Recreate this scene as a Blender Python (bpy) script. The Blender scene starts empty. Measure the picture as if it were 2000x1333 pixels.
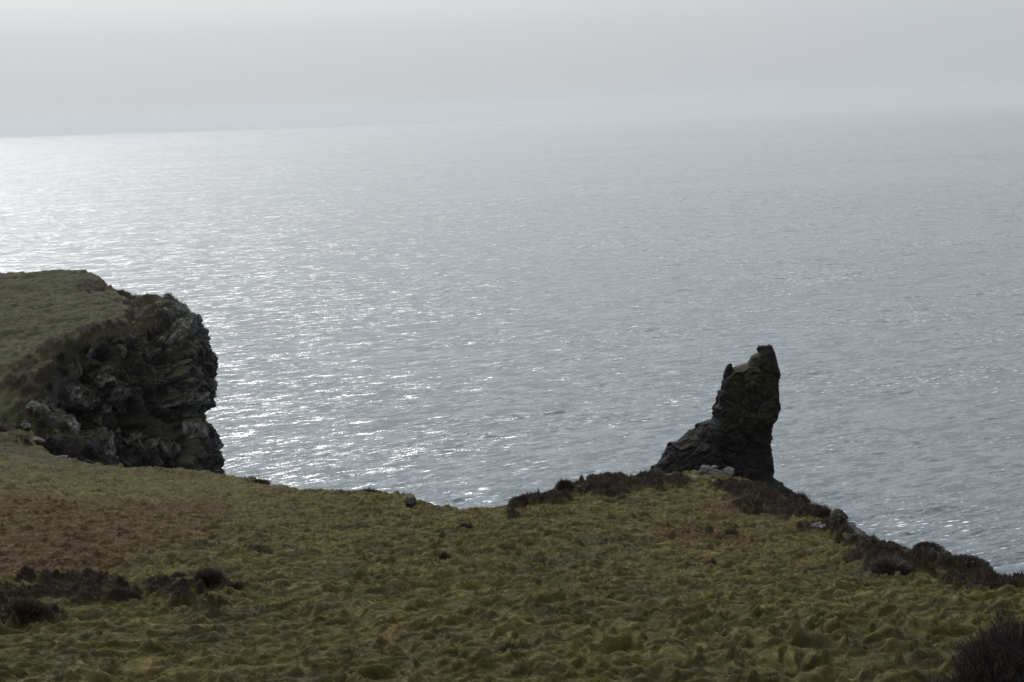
import bpy, math, random
import numpy as np
from mathutils import Matrix, Vector, Euler

rng = np.random.default_rng(7)
random.seed(7)
scene = bpy.context.scene
col = scene.collection
H = 110.0                      # eye height above the sea
F = 2778.0                     # focal length in photograph pixels (50 mm)
PITCH = math.atan(436.5 / F)
ROLL = math.radians(1.86)

# ------------------------------------------------------------------ helpers
def tag(o, label=None, cat=None, group=None, kind=None):
    if label: o['label'] = label
    if cat: o['category'] = cat
    if group: o['group'] = group
    if kind: o['kind'] = kind
    return o

def mesh_obj(name, V, faces, mat, parent=None, smooth=False, attrs=None, fill=None):
    """V (n,3); faces: list of (m,k) int arrays"""
    me = bpy.data.meshes.new(name)
    V = np.asarray(V, np.float32)
    me.vertices.add(len(V)); me.vertices.foreach_set('co', V.ravel())
    faces = [np.asarray(f, np.int32) for f in faces if len(f)]
    nl = sum(f.size for f in faces); npoly = sum(len(f) for f in faces)
    me.loops.add(nl); me.polygons.add(npoly)
    me.loops.foreach_set('vertex_index', np.concatenate([f.ravel() for f in faces]))
    tot = np.concatenate([np.full(len(f), f.shape[1], np.int32) for f in faces])
    start = np.concatenate([[0], np.cumsum(tot)[:-1]]).astype(np.int32)
    me.polygons.foreach_set('loop_start', start)
    me.polygons.foreach_set('loop_total', tot)
    if smooth: me.polygons.foreach_set('use_smooth', np.ones(npoly, bool))
    me.update(calc_edges=True)
    for k, a in (attrs or {}).items():
        a = np.asarray(a, np.float32)
        if a.ndim == 1:
            at = me.attributes.new(k, 'FLOAT', 'POINT'); at.data.foreach_set('value', a)
        else:
            at = me.attributes.new(k, 'FLOAT_COLOR', 'POINT')
            c = np.ones((len(a), 4), np.float32); c[:, :3] = a
            at.data.foreach_set('color', c.ravel())
    me.materials.append(mat)
    o = bpy.data.objects.new(name, me); col.objects.link(o)
    if parent: o.parent = parent
    return o

_perm = np.random.default_rng(3).permutation(256).astype(np.int64)
_perm = np.concatenate([_perm, _perm, _perm])
_g3 = np.random.default_rng(4).normal(size=(256, 3)); _g3 /= np.linalg.norm(_g3, axis=1)[:, None]
_g2 = np.stack([np.cos(np.arange(256) * 2.399), np.sin(np.arange(256) * 2.399)], 1)
_perm32 = _perm.astype(np.int32); _g2x = _g2[:, 0].astype(np.float32).copy(); _g2y = _g2[:, 1].astype(np.float32).copy()
def perlin2(x, y, seed):
    ix = np.floor(x); iy = np.floor(y); fx = (x - ix).astype(np.float32); fy = (y - iy).astype(np.float32)
    ix = ix.astype(np.int32) & 255; iy = iy.astype(np.int32) & 255
    u = fx * fx * fx * (fx * (fx * 6 - 15) + 10); v = fy * fy * fy * (fy * (fy * 6 - 15) + 10)
    def c(dx, dy):
        h = _perm32[(_perm32[(ix + (dx + seed)) & 255] + iy + dy)]
        return _g2x[h] * (fx - dx) + _g2y[h] * (fy - dy)
    a = c(0, 0); a += u * (c(1, 0) - a); b = c(0, 1); b += u * (c(1, 1) - b)
    return ((a + v * (b - a)) * 1.5).astype(float)
def perlin(p):
    p = np.asarray(p, float)
    if len(p) > 1000 and p[0, 2] == p[-1, 2] and (p[:, 2] == p[0, 2]).all(): return perlin2(p[:, 0], p[:, 1], int(p[0, 2] * 37.7) & 255)
    i = np.floor(p).astype(np.int64); f = p - i
    i &= 255
    u = f * f * f * (f * (f * 6 - 15) + 10)
    out = 0
    for dx in (0, 1):
        for dy in (0, 1):
            for dz in (0, 1):
                h = _perm[_perm[_perm[(i[:, 0] + dx) & 255] + ((i[:, 1] + dy) & 255)] + ((i[:, 2] + dz) & 255)]
                g = _g3[h]
                d = g[:, 0] * (f[:, 0] - dx) + g[:, 1] * (f[:, 1] - dy) + g[:, 2] * (f[:, 2] - dz)
                w = (u[:, 0] if dx else 1 - u[:, 0]) * (u[:, 1] if dy else 1 - u[:, 1]) * (u[:, 2] if dz else 1 - u[:, 2])
                out = out + w * d
    return out * 1.6
def fbm(p, o=4, g=.5):
    a, s, t = 1, 0, 0
    p = np.asarray(p, float)
    for k in range(o):
        s = s + a * perlin(p + 17.3 * k); t += a; a *= g; p = p * 2.03
    return s / t
def p2(x, y, s, z=0.0):
    x = np.asarray(x, float).ravel(); y = np.asarray(y, float).ravel()
    return np.stack([x * s, y * s, np.full_like(x, z)], 1)
_r3 = np.random.default_rng(5).random((256, 4))
def worley(p):
    """F1, F2, cell random"""
    p = np.asarray(p, float); i = np.floor(p).astype(np.int64); f = p - i
    f1 = np.full(len(p), 9.); f2 = np.full(len(p), 9.); cid = np.zeros(len(p))
    for dx in (-1, 0, 1):
        for dy in (-1, 0, 1):
            for dz in (-1, 0, 1):
                h = _perm[_perm[_perm[(i[:, 0] + dx) & 255] + ((i[:, 1] + dy) & 255)] + ((i[:, 2] + dz) & 255)]
                r = _r3[h]
                d = np.sqrt((dx + r[:, 0] - f[:, 0]) ** 2 + (dy + r[:, 1] - f[:, 1]) ** 2 + (dz + r[:, 2] - f[:, 2]) ** 2)
                m = d < f1
                f2 = np.where(m, f1, np.minimum(f2, d)); cid = np.where(m, r[:, 3], cid); f1 = np.where(m, d, f1)
    return f1, f2, cid

# ------------------------------------------------------------------ camera
cam_d = bpy.data.cameras.new('camera'); cam = bpy.data.objects.new('camera', cam_d); col.objects.link(cam)
cam_d.lens = 36.0 * F / 2000.0; cam_d.sensor_width = 36.0
cam_d.clip_start = 0.1; cam_d.clip_end = 200000
R = Matrix.Rotation(math.pi / 2 - PITCH, 4, 'X') @ Matrix.Rotation(-ROLL, 4, 'Z')
cam.matrix_world = Matrix.Translation((0, 0, H)) @ R
scene.camera = cam
Rn = np.array(R.to_3x3())
def ray(px, py):
    d = Rn @ np.array([px - 1000.0, -(py - 666.5), -F]); return d
def W(px, py, y):
    """world point seen at that place of the photograph, y metres ahead; height relative to the eye"""
    d = ray(px, py); return d * (y / d[1])

# ------------------------------------------------------------------ land form (heights relative to the eye)
brink_px = [(2600, 1230, 44), (2300, 1190, 50), (2000, 1172, 58), (1915, 1150, 63), (1860, 1131, 66), (1800, 1115, 70), (1700, 1080, 77),
            (1640, 1045, 82), (1590, 1012, 88), (1530, 985, 94), (1450, 948, 100), (1400, 930, 104), (1340, 928, 105), (1270, 935, 103), (1200, 938, 100),
            (1150, 948, 97), (1080, 970, 93), (1020, 988, 90), (960, 1000, 88), (870, 1006, 89), (830, 1002, 91), (790, 988, 95), (740, 970, 99),
            (690, 966, 102), (620, 966, 106), (540, 958, 112), (470, 945, 119), (420, 932, 125), (340, 922, 129), (250, 918, 131), (150, 906, 133), (95, 885, 136)]
cliff_px = [(80, 852, 141), (84, 765, 148), (116, 684, 155), (205, 648, 161), (262, 634, 168), (262, 608, 178), (256, 592, 188),
            (236, 580, 198), (205, 563, 208), (160, 531, 226), (0, 538, 238), (-300, 540, 245), (-700, 540, 250)]
B = np.array([W(*p) for p in brink_px]); Cc = np.array([W(*p) for p in cliff_px])
inner = []
for y in (34, 46, 60, 76):
    for k in (-.55, -.3, -.1, .1, .3, .5):
        if y > 62 and k > .25: continue
        inner.append((k * y, y, -7.4 - .199 * y))
for p in [(0, 960, 112), (0, 900, 130), (0, 800, 146), (0, 700, 162), (0, 620, 190), (120, 600, 188), (220, 610, 180), (-300, 900, 130), (-300, 700, 165), (-300, 600, 200), (300, 980, 108), (150, 940, 120)]:
    inner.append(tuple(W(*p)))
inner += [(0, 0, -1.7), (-6, 0, -1.7), (6, 0, -1.9), (0, 12, -7.0), (-8, 12, -7.0), (8, 12, -7.2), (0, 22, -11.2), (-12, 22, -11), (12, 22, -11.3)]
P = np.concatenate([B, Cc, np.array(inner)])
def tps_fit(P, lam):
    n = len(P); d = np.linalg.norm(P[:, None, :2] - P[None, :, :2], axis=2)
    K = np.where(d > 0, d * d * np.log(d + 1e-9), 0) + lam * np.eye(n)
    A = np.zeros((n + 3, n + 3)); A[:n, :n] = K; A[:n, n] = 1; A[:n, n + 1:] = P[:, :2]; A[n, :n] = 1; A[n + 1:, :n] = P[:, :2].T
    return np.linalg.solve(A, np.concatenate([P[:, 2], [0, 0, 0]]))
wt = tps_fit(P, 12.0)
def tps(x, y):
    x = x.ravel(); y = y.ravel(); out = wt[-3] + wt[-2] * x + wt[-1] * y
    for k in range(len(P)):
        d2 = (x - P[k, 0]) ** 2 + (y - P[k, 1]) ** 2
        out = out + wt[k] * .5 * d2 * np.log(d2 + 1e-9)
    return out
def smooth_curve(Q, n=8):
    out = []
    for i in range(len(Q) - 1):
        a, b, c, d = Q[max(i - 1, 0)], Q[i], Q[i + 1], Q[min(i + 2, len(Q) - 1)]
        for k in range(n):
            t = k / n
            out.append(.5 * (2 * b + (c - a) * t + (2 * a - 5 * b + 4 * c - d) * t * t + (3 * b - a - 3 * c + d) * t ** 3))
    out.append(Q[-1]); return np.array(out)
edge = smooth_curve(np.concatenate([B[:, :2], Cc[:, :2]]), 3)
poly = np.concatenate([edge, np.array([(-400, 230), (-400, -60), (60, -60), (60, 20)])])
def land_dist(x, y):
    """signed distance to the land's edge in plan: positive at sea"""
    x = x.ravel(); y = y.ravel(); d2 = np.full(len(x), 1e12); ins = np.zeros(len(x), bool)
    n = len(poly)
    for k in range(n):
        a = poly[k]; b = poly[(k + 1) % n]; e = b - a
        t = np.clip(((x - a[0]) * e[0] + (y - a[1]) * e[1]) / (e @ e + 1e-9), 0, 1)
        d2 = np.minimum(d2, (x - a[0] - t * e[0]) ** 2 + (y - a[1] - t * e[1]) ** 2)
        c = (a[1] > y) != (b[1] > y)
        with np.errstate(divide='ignore', invalid='ignore'):
            xi = e[0] * (y - a[1]) / (e[1] if e[1] != 0 else 1e-9) + a[0]
        ins ^= c & (x < xi)
    d = np.sqrt(d2); return np.where(ins, -d, d)

def cells(x, y, size, seed, rmin, rmax, keep, ax=1.5, rot=.25, skew=1.7):
    """wind-combed tussocks: steep on the near side, drawn out behind; returns height 0..1"""
    c, s = math.cos(rot), math.sin(rot)
    X = (x * c + y * s) / (size * ax); Y = (-x * s + y * c) / size
    ix = np.floor(X).astype(np.int64); iy = np.floor(Y).astype(np.int64); out = np.zeros(len(x))
    for dx in (-1, 0, 1):
        for dy in (-1, 0, 1):
            cx = ix + dx; cy = iy + dy
            h = _perm[(_perm[(cx + seed) & 255] + cy) & 255]; r = _r3[h]; r2 = _r3[_perm[h]]
            ex = X - cx - .15 - .7 * r[:, 0]; ey = Y - cy - .15 - .7 * r[:, 1]
            ey = np.where(ey < 0, ey * skew, ey * .75)
            rad = rmin + (rmax - rmin) * r[:, 2]
            hgt = np.where(r[:, 3] < keep, .35 + .65 * r2[:, 0], 0)
            q = np.clip(1 - (ex * ex + ey * ey) / rad ** 2, 0, 1)
            out = np.maximum(out, hgt * q ** 1.1)
    return out

# heather patches as (photo x, photo y, half width m, half depth m), resolved on the smooth slope
def hit(px, py):
    d = ray(px, py); ys = np.linspace(20, 240, 1500)
    z = tps(d[0] / d[1] * ys, ys); g = (d[2] / d[1] * ys) < z
    k = int(np.argmax(g)) if g.any() else len(ys) - 1
    return d[0] / d[1] * ys[k], ys[k]
heath_px = [(60, 1180, 3.2, 1.9), (150, 1150, 2.2, 1.4), (210, 1180, 2.6, 1.7), (300, 1175, 2.3, 1.3), (60, 1225, 1.5, 1.0), (30, 1200, 1.6, 1.5), (400, 1170, 1.4, .8), (380, 1200, 1.2, .6),
            (1010, 1000, 1.0, 1.8), (1060, 985, 1.8, 2.4), (1140, 962, 2.6, 4), (1220, 950, 3.0, 4), (1290, 945, 2.4, 3), (1180, 968, 1.8, 2), (1000, 1020, .6, 1.4),
            (1460, 965, 2.2, 4), (1520, 992, 2.2, 3.2), (1480, 995, 1.6, 1.2), (1570, 1015, 2.4, 3.0), (1500, 1010, 1.8, .8), (1620, 1045, 1.8, 2.4), (1690, 1078, 1.8, 2.6), (1750, 1100, 1.8, 2.6), (1830, 1115, 1.8, 2.4),
            (1730, 1115, 1.1, 1.0), (1780, 1128, 1.1, 1.0), (1900, 1150, 1.5, 1.5), (1980, 1160, 1.6, 1.2), (1415, 1055, 1.0, .7), (1360, 1115, .7, .4), (515, 1092, .9, .7)]
headh_px = [(75, 770, 2, 5), (95, 690, 3, 4), (150, 655, 5, 3), (215, 642, 4, 3), (275, 632, 4, 3), (30, 748, 2.5, 1.2), (15, 835, 2.5, 1.0), (45, 722, 2, 1.5), (200, 560, 3, 8), (260, 590, 3, 4)]
heath = [(*hit(a, b), c, d) for a, b, c, d in heath_px + headh_px]
rust_px = [(100, 1060, 9, 13), (250, 1010, 7, 9), (0, 1090, 8, 9), (150, 1110, 6, 4), (60, 1000, 8, 8), (1440, 1000, 3, 3), (1400, 1060, 3, 3)]
rust = [(*hit(a, b), c, d) for a, b, c, d in rust_px]
def blobs(x, y, L):
    m = np.zeros(len(x))
    if L is heath: L = [(cx, cy, a * .85, b * (.62 if cy > 70 and cy < 125 else .85)) for cx, cy, a, b in L]
    for cx, cy, a, b in L:
        m = np.maximum(m, np.clip(1.35 - np.sqrt(((x - cx) / a) ** 2 + ((y - cy) / b) ** 2), 0, 1))
    return m

NA = 1250
az = np.linspace(math.radians(-30), math.radians(30), NA)
rr = np.concatenate([np.linspace(1, 28, 110)[:-1], np.geomspace(28, 112, 900)[:-1], np.geomspace(112, 275, 330)])
NR = len(rr)
AZ, RR = np.meshgrid(az, rr)
GX = (np.sin(AZ) * RR).ravel(); GY = (np.cos(AZ) * RR).ravel()
ca_ = np.linspace(az[0], az[-1], 260); cr_ = np.interp(np.linspace(0, NR - 1, 300), np.arange(NR), rr)
def upsample(fn):
    A_, R_ = np.meshgrid(ca_, cr_); v = fn(np.sin(A_) * R_, np.cos(A_) * R_).reshape(300, 260)
    fi = np.interp(rr, cr_, np.arange(300)); i = np.clip(fi.astype(int), 0, 298); u = (fi - i)[:, None]
    v = v[i] * (1 - u) + v[i + 1] * u
    fj = np.interp(az, ca_, np.arange(260)); j = np.clip(fj.astype(int), 0, 258); u = (fj - j)[None]
    return (v[:, j] * (1 - u) + v[:, j + 1] * u).ravel()
z0 = upsample(tps)
LD = upsample(land_dist)
ldn = LD + .9 * fbm(p2(GX, GY, .22), 3) + .35 * fbm(p2(GX, GY, 1.1, 5), 2)
ldn = ldn + 1.5 * np.clip((GY - 134) / 6, 0, 1) * (GX < -18) * (LD > -12) * np.clip((GX + 52) / 5, 0, 1)
wx = GX + .5 * perlin(p2(GX, GY, .9, 3)); wy = GY + .5 * perlin(p2(GX, GY, .9, 8))
T1 = cells(wx, wy, .42, 11, .30, .62, .6, 2.6, .5, 2.6)
xr = wx * math.cos(.55) + wy * math.sin(.55); yr = -wx * math.sin(.55) + wy * math.cos(.55)
T4 = np.clip(1 - np.abs(perlin(p2(xr / 1.9, yr / .62, 1.0, 2.2))) * 1.5, 0, 1) ** 1.6 * (.6 + .8 * np.abs(perlin(p2(GX, GY, .35, 31))))
T2 = cells(wx + 31, wy, 1.15, 57, .2, .44, .42, 2.0, .3, 2.6)
T3 = cells(wx, wy + 9, .27, 101, .3, .6, .8, 1.5, .3, 2.2)
var = .75 + .5 * fbm(p2(GX, GY, .07, 9), 2)
HM = np.clip(blobs(GX + .8 * perlin(p2(GX, GY, .7, 1)), GY + 1.2 * perlin(p2(GX, GY, .5, 2)), heath) * 2.2, 0, 1)
HM = HM * np.clip(np.where((GX > 5) & (GY < 110), 1.0, .45) + 3.4 * fbm(p2(GX, GY, .9, 4), 4), 0, 1)
RM = blobs(GX, GY, rust)
RM = np.clip(RM * (1 + .9 * fbm(p2(GX, GY, .25, 6), 3)), 0, 1)
headland = np.clip((GY - 128) / 12, 0, 1)
amp = 1 - .35 * headland
tr0, tr1 = np.array(hit(660, 1170)), np.array(hit(860, 1320)); te = tr1 - tr0
tt = np.clip(((GX - tr0[0]) * te[0] + (GY - tr0[1]) * te[1]) / (te @ te), 0, 1)
TRK = np.exp(-(((GX - tr0[0] - tt * te[0] + .25 * perlin(p2(GX, GY, .3, 3))) ** 2 + (GY - tr0[1] - tt * te[1]) ** 2) / .22 ** 2))   # a narrow sheep track
amp = amp * (1 - .8 * TRK)
rough_z = (.34 * T1 * var + .40 * T2 * var + .14 * T3 + .28 * T4) * amp + .5 * fbm(p2(GX, GY, .05, 2), 2) * np.clip(-LD / 8, 0, 1) + .10 * fbm(p2(GX, GY, .6, 12), 3) + headland * (.9 * fbm(p2(GX, GY * 1.6, .16, 14), 3) + .35 * np.abs(fbm(p2(GX, GY * 2, .5, 15), 2)))
rough_z = rough_z + HM * (.22 + .35 * (1 - worley(p2(GX, GY, 1.1, .3))[0]) * 1.1)
s_ = np.maximum(ldn, 0)
fall = np.where(s_ < 2.2, .22 * s_ * s_, .22 * 4.84 + (s_ - 2.2) * 2.0)
rock_amt = np.clip((ldn - .8) / 1.2, 0, 1)
f1, f2, cid = worley(np.stack([GX * .35, GY * .35, z0 * .1], 1))
fall = fall - rock_amt * (cid * 1.6) * np.clip(s_ / 4, 0, 1)
fall = fall + np.where((GX < -18) & (GY > 132), 1.3 * np.minimum(s_, 4) ** 2, 0)
GZ = z0 + rough_z * (1 - .7 * rock_amt) - fall
GZ = np.maximum(GZ, -H - 4)
GZ2 = GZ.reshape(NR, NA); LD2 = ldn.reshape(NR, NA); HM2 = HM.reshape(NR, NA); RM2 = RM.reshape(NR, NA)
T2d = np.maximum(np.maximum(T1, T2 * 1.1), T4 * .6).reshape(NR, NA)
def grid_at(x, y, *arrs):
    r = np.sqrt(x * x + y * y); a = np.arctan2(x, y)
    fi = np.interp(r, rr, np.arange(NR)); fj = np.interp(a, az, np.arange(NA))
    i = np.clip(fi.astype(int), 0, NR - 2); j = np.clip(fj.astype(int), 0, NA - 2); u = fi - i; v = fj - j
    return [A[i, j] * (1 - u) * (1 - v) + A[i + 1, j] * u * (1 - v) + A[i, j + 1] * (1 - u) * v + A[i + 1, j + 1] * u * v for A in arrs]
def ground_at(x, y):
    return float(grid_at(np.array([x]), np.array([y]), GZ2)[0][0])

# ------------------------------------------------------------------ materials
def new_mat(name):
    m = bpy.data.materials.new(name); m.use_nodes = True; nt = m.node_tree; nt.nodes.clear()
    return m, nt
class NT:
    def __init__(s, nt): s.nt = nt
    def n(s, t, **kw):
        nd = s.nt.nodes.new(t)
        for k, v in kw.items(): setattr(nd, k, v)
        return nd
    def l(s, a, b): s.nt.links.new(a, b)
    def val(s, sock, v):
        if hasattr(v, 'is_linked') or hasattr(v, 'node'): s.l(v, sock)
        else: sock.default_value = v
    def math(s, op, a, b=0.0, clamp=False):
        nd = s.n('ShaderNodeMath', operation=op, use_clamp=clamp); s.val(nd.inputs[0], a); s.val(nd.inputs[1], b); return nd.outputs[0]
    def vmath(s, op, a, b=(0, 0, 0)):
        nd = s.n('ShaderNodeVectorMath', operation=op); s.val(nd.inputs[0], a)
        if op == 'SCALE': s.val(nd.inputs[3], b)
        else: s.val(nd.inputs[1], b)
        return nd.outputs[0]
    def noise(s, vec, scale, detail=3, rough=.55, out='Fac'):
        nd = s.n('ShaderNodeTexNoise'); s.val(nd.inputs['Vector'], vec); nd.inputs['Scale'].default_value = scale
        nd.inputs['Detail'].default_value = detail; nd.inputs['Roughness'].default_value = rough; return nd.outputs[out]
    def ramp(s, f, stops):
        nd = s.n('ShaderNodeValToRGB'); s.l(f, nd.inputs[0]); e = nd.color_ramp.elements
        while len(e) < len(stops): e.new(.5)
        for k, (p, c) in enumerate(stops):
            e[k].position = p; e[k].color = (*c, 1) if len(c) == 3 else c
        return nd.outputs[0]
    def mix(s, f, a, b):
        nd = s.n('ShaderNodeMix', data_type='RGBA'); s.val(nd.inputs[0], f)
        for q, v in ((6, a), (7, b)):
            if isinstance(v, tuple): nd.inputs[q].default_value = (*v, 1)
            else: s.l(v, nd.inputs[q])
        return nd.outputs[2]
    def maprange(s, f, a, b, c=0., d=1.):
        nd = s.n('ShaderNodeMapRange'); s.val(nd.inputs[0], f)
        for q, v in zip((1, 2, 3, 4), (a, b, c, d)): nd.inputs[q].default_value = v
        return nd.outputs[0]

def blade_mat(name, transl=.3, rough=.75):
    m, nt = new_mat(name); g = NT(nt)
    at = g.n('ShaderNodeAttribute', attribute_name='tint')
    d = g.n('ShaderNodeBsdfPrincipled'); g.l(at.outputs['Color'], d.inputs['Base Color']); d.inputs['Roughness'].default_value = rough
    d.inputs['Specular IOR Level'].default_value = .25
    t = g.n('ShaderNodeBsdfTranslucent'); g.l(at.outputs['Color'], t.inputs['Color'])
    mx = g.n('ShaderNodeMixShader'); mx.inputs[0].default_value = transl
    g.l(d.outputs[0], mx.inputs[1]); g.l(t.outputs[0], mx.inputs[2])
    o = g.n('ShaderNodeOutputMaterial'); g.l(mx.outputs[0], o.inputs[0]); return m
M_grass = blade_mat('grass_blades', .12)
M_heather = blade_mat('heather_sprigs', .1, .9)

def rock_mat(name, dark, mid, lichen, lichen_amt=.5, moss=(.05, .045, .018), moss_amt=.5, scale=1.0, patchy=False):
    m, nt = new_mat(name); g = NT(nt)
    geo = g.n('ShaderNodeNewGeometry'); tc = g.n('ShaderNodeTexCoord'); pos = tc.outputs['Object']
    n1 = g.noise(pos, .5 * scale, 6, .65); n2 = g.noise(pos, 2.5 * scale, 6, .7); n3 = g.noise(pos, 9 * scale, 4, .7)
    c = g.mix(g.maprange(n2, .35, .7), dark, mid)
    lm = g.math('MULTIPLY', g.maprange(n1, .48, .62), g.maprange(n3, .48, .6))
    lm = g.math('MULTIPLY', lm, lichen_amt, True)
    if patchy:
        la = g.n('ShaderNodeAttribute', attribute_name='lichened'); l2 = g.math('MULTIPLY', g.maprange(g.math('ADD', n2, g.math('MULTIPLY', n3, .25)), .52, .74), la.outputs['Fac'], True)
        lm = g.math('MAXIMUM', g.math('MULTIPLY', lm, .45), l2)
    c = g.mix(lm, c, lichen)
    sep = g.n('ShaderNodeSeparateXYZ'); g.l(geo.outputs['Normal'], sep.inputs[0])
    up = g.math('ADD', sep.outputs[2], g.math('MULTIPLY', g.math('SUBTRACT', n1, .5), 1.6))
    up = g.math('MULTIPLY', g.maprange(up, .42, .7), moss_amt, True)
    mc = g.mix(n2, tuple(v * .6 for v in moss), moss)
    if patchy:
        ma = g.n('ShaderNodeAttribute', attribute_name='mossy'); up = g.math('MAXIMUM', up, g.math('MULTIPLY', g.maprange(g.math('ADD', n1, g.math('MULTIPLY', n3, .5)), .55, .85), ma.outputs['Fac']), True)
    c = g.mix(up, c, mc)
    b = g.n('ShaderNodeBsdfPrincipled'); g.l(c, b.inputs['Base Color']); b.inputs['Roughness'].default_value = .9
    b.inputs['Specular IOR Level'].default_value = .2
    vo = g.n('ShaderNodeTexVoronoi', feature='DISTANCE_TO_EDGE'); g.l(g.vmath('ADD', pos, g.vmath('SCALE', g.noise(pos, 1.2 * scale, 3, .6, 'Color'), .9)), vo.inputs['Vector']); vo.inputs['Scale'].default_value = 1.3 * scale
    crack = g.maprange(vo.outputs['Distance'], 0, .06)
    hgt = g.math('ADD', g.math('MULTIPLY', n2, .5), g.math('MULTIPLY', n3, .15)); hgt = g.math('ADD', hgt, g.math('MULTIPLY', crack, .12))
    bp = g.n('ShaderNodeBump'); bp.inputs['Strength'].default_value = .9; bp.inputs['Distance'].default_value = .32 / scale; g.l(hgt, bp.inputs['Height']); g.l(bp.outputs[0], b.inputs['Normal'])
    o = g.n('ShaderNodeOutputMaterial'); g.l(b.outputs[0], o.inputs[0]); return m
M_cliff = rock_mat('cliff_rock', (.012, .0115, .011), (.036, .034, .033), (.30, .29, .28), .7, (.036, .032, .013), .9, .8, True)
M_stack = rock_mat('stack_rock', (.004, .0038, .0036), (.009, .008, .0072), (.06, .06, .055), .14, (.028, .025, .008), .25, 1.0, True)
M_pale = rock_mat('pale_lichen_rock', (.05, .048, .045), (.16, .155, .15), (.42, .42, .40), 1.0, (.05, .045, .02), .2, 3.0)
M_dark = rock_mat('dark_rock', (.012, .011, .010), (.03, .027, .024), (.14, .14, .13), .4, (.03, .025, .012), .6, 2.5)

# soil and turf under the blades; rock where the ground breaks over the edge
m, nt = new_mat('turf'); g = NT(nt)
at = g.n('ShaderNodeAttribute', attribute_name='tint'); atr = g.n('ShaderNodeAttribute', attribute_name='rocky')
tc = g.n('ShaderNodeTexCoord'); pos = tc.outputs['Object']
na = g.noise(pos, 3.0, 6, .7); nb = g.noise(pos, 14, 4, .7)
vc = g.mix(g.maprange(na, .3, .7), (.45, .45, .45), (1.15, 1.15, 1.15))
mm = g.n('ShaderNodeMix', data_type='RGBA', blend_type='MULTIPLY'); mm.inputs[0].default_value = 1; g.l(at.outputs['Color'], mm.inputs[6]); g.l(vc, mm.inputs[7])
rockc = g.mix(g.maprange(na, .35, .65), (.015, .014, .013), (.07, .068, .064))
c = g.mix(atr.outputs['Fac'], mm.outputs[2], rockc)
b = g.n('ShaderNodeBsdfPrincipled'); g.l(c, b.inputs['Base Color']); b.inputs['Roughness'].default_value = .95; b.inputs['Specular IOR Level'].default_value = .1
bp = g.n('ShaderNodeBump'); bp.inputs['Strength'].default_value = .8; bp.inputs['Distance'].default_value = .12
g.l(g.math('ADD', na, g.math('MULTIPLY', nb, .4)), bp.inputs['Height']); g.l(bp.outputs[0], b.inputs['Normal'])
o = g.n('ShaderNodeOutputMaterial'); g.l(b.outputs[0], o.inputs[0]); M_turf = m

# sea
SLOPE = 1.65
m, nt = new_mat('sea_water'); g = NT(nt)
geo = g.n('ShaderNodeNewGeometry'); pos = geo.outputs['Position']
def mapped(rot, sx, sy, off=0.):
    mp = g.n('ShaderNodeMapping'); g.l(pos, mp.inputs[0]); mp.vector_type = 'TEXTURE'
    mp.inputs['Location'].default_value = (off, off * .7, 0)
    mp.inputs['Rotation'].default_value = (0, 0, math.radians(rot)); mp.inputs['Scale'].default_value = (sx, sy, 1); return mp.outputs[0]
def slopes(vec, amp, detail, rough):
    c = g.noise(vec, 1.0, detail, rough, 'Color')
    return g.vmath('SCALE', g.vmath('SUBTRACT', c, (.5, .5, .5)), amp)
patch = g.noise(mapped(12, 160, 60), 1.0, 4, .6)
patch2 = g.noise(mapped(6, 3800, 900, 300), 1.0, 3, .55)
patch3 = g.noise(mapped(16, 48, 17, 55), 1.0, 3, .6)
gust = g.math('MULTIPLY', g.math('MULTIPLY', g.maprange(patch, .3, .7, .70, 1.34), g.maprange(patch2, .35, .65, .72, 1.28)), g.maprange(patch3, .3, .7, .72, 1.3))
L0 = slopes(mapped(24, 15, 5.5), .9, 2, .5)
L1 = slopes(mapped(28, 5.2, 1.7, 40), 1.25, 4, .62)
L2 = slopes(mapped(12, .6, .3, 90), .8, 2, .6)
sv = g.vmath('ADD', g.vmath('ADD', L0, L1), L2)
sv = g.vmath('SCALE', sv, g.math('MULTIPLY', gust, SLOPE))
sp = g.n('ShaderNodeSeparateXYZ'); g.l(sv, sp.inputs[0])
cb = g.n('ShaderNodeCombineXYZ'); g.l(sp.outputs[0], cb.inputs[0]); g.l(sp.outputs[1], cb.inputs[1]); cb.inputs[2].default_value = 1
nrm = g.vmath('NORMALIZE', cb.outputs[0])
foam_n = g.noise(mapped(24, 5.0, 1.4, 7), 1.0, 4, .65)
foam_m = g.maprange(g.math('ADD', foam_n, g.math('MULTIPLY', g.math('SUBTRACT', patch, .5), .35)), .62, .72)
bc = g.mix(foam_m, (.036, .050, .060), (.60, .62, .63))
b = g.n('ShaderNodeBsdfPrincipled'); g.l(bc, b.inputs['Base Color']); b.inputs['IOR'].default_value = 1.333
g.l(g.maprange(foam_m, 0, 1, .19, .7), b.inputs['Roughness']); g.l(nrm, b.inputs['Normal'])
o = g.n('ShaderNodeOutputMaterial'); g.l(b.outputs[0], o.inputs[0]); M_sea = m

m, nt = new_mat('far_hill'); g = NT(nt)
geo = g.n('ShaderNodeNewGeometry'); nn = g.noise(geo.outputs['Position'], .0006, 4)
b = g.n('ShaderNodeBsdfPrincipled'); g.l(g.mix(nn, (.16, .18, .18), (.26, .27, .25)), b.inputs['Base Color']); b.inputs['Roughness'].default_value = 1
o = g.n('ShaderNodeOutputMaterial'); g.l(b.outputs[0], o.inputs[0]); M_far = m

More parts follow.
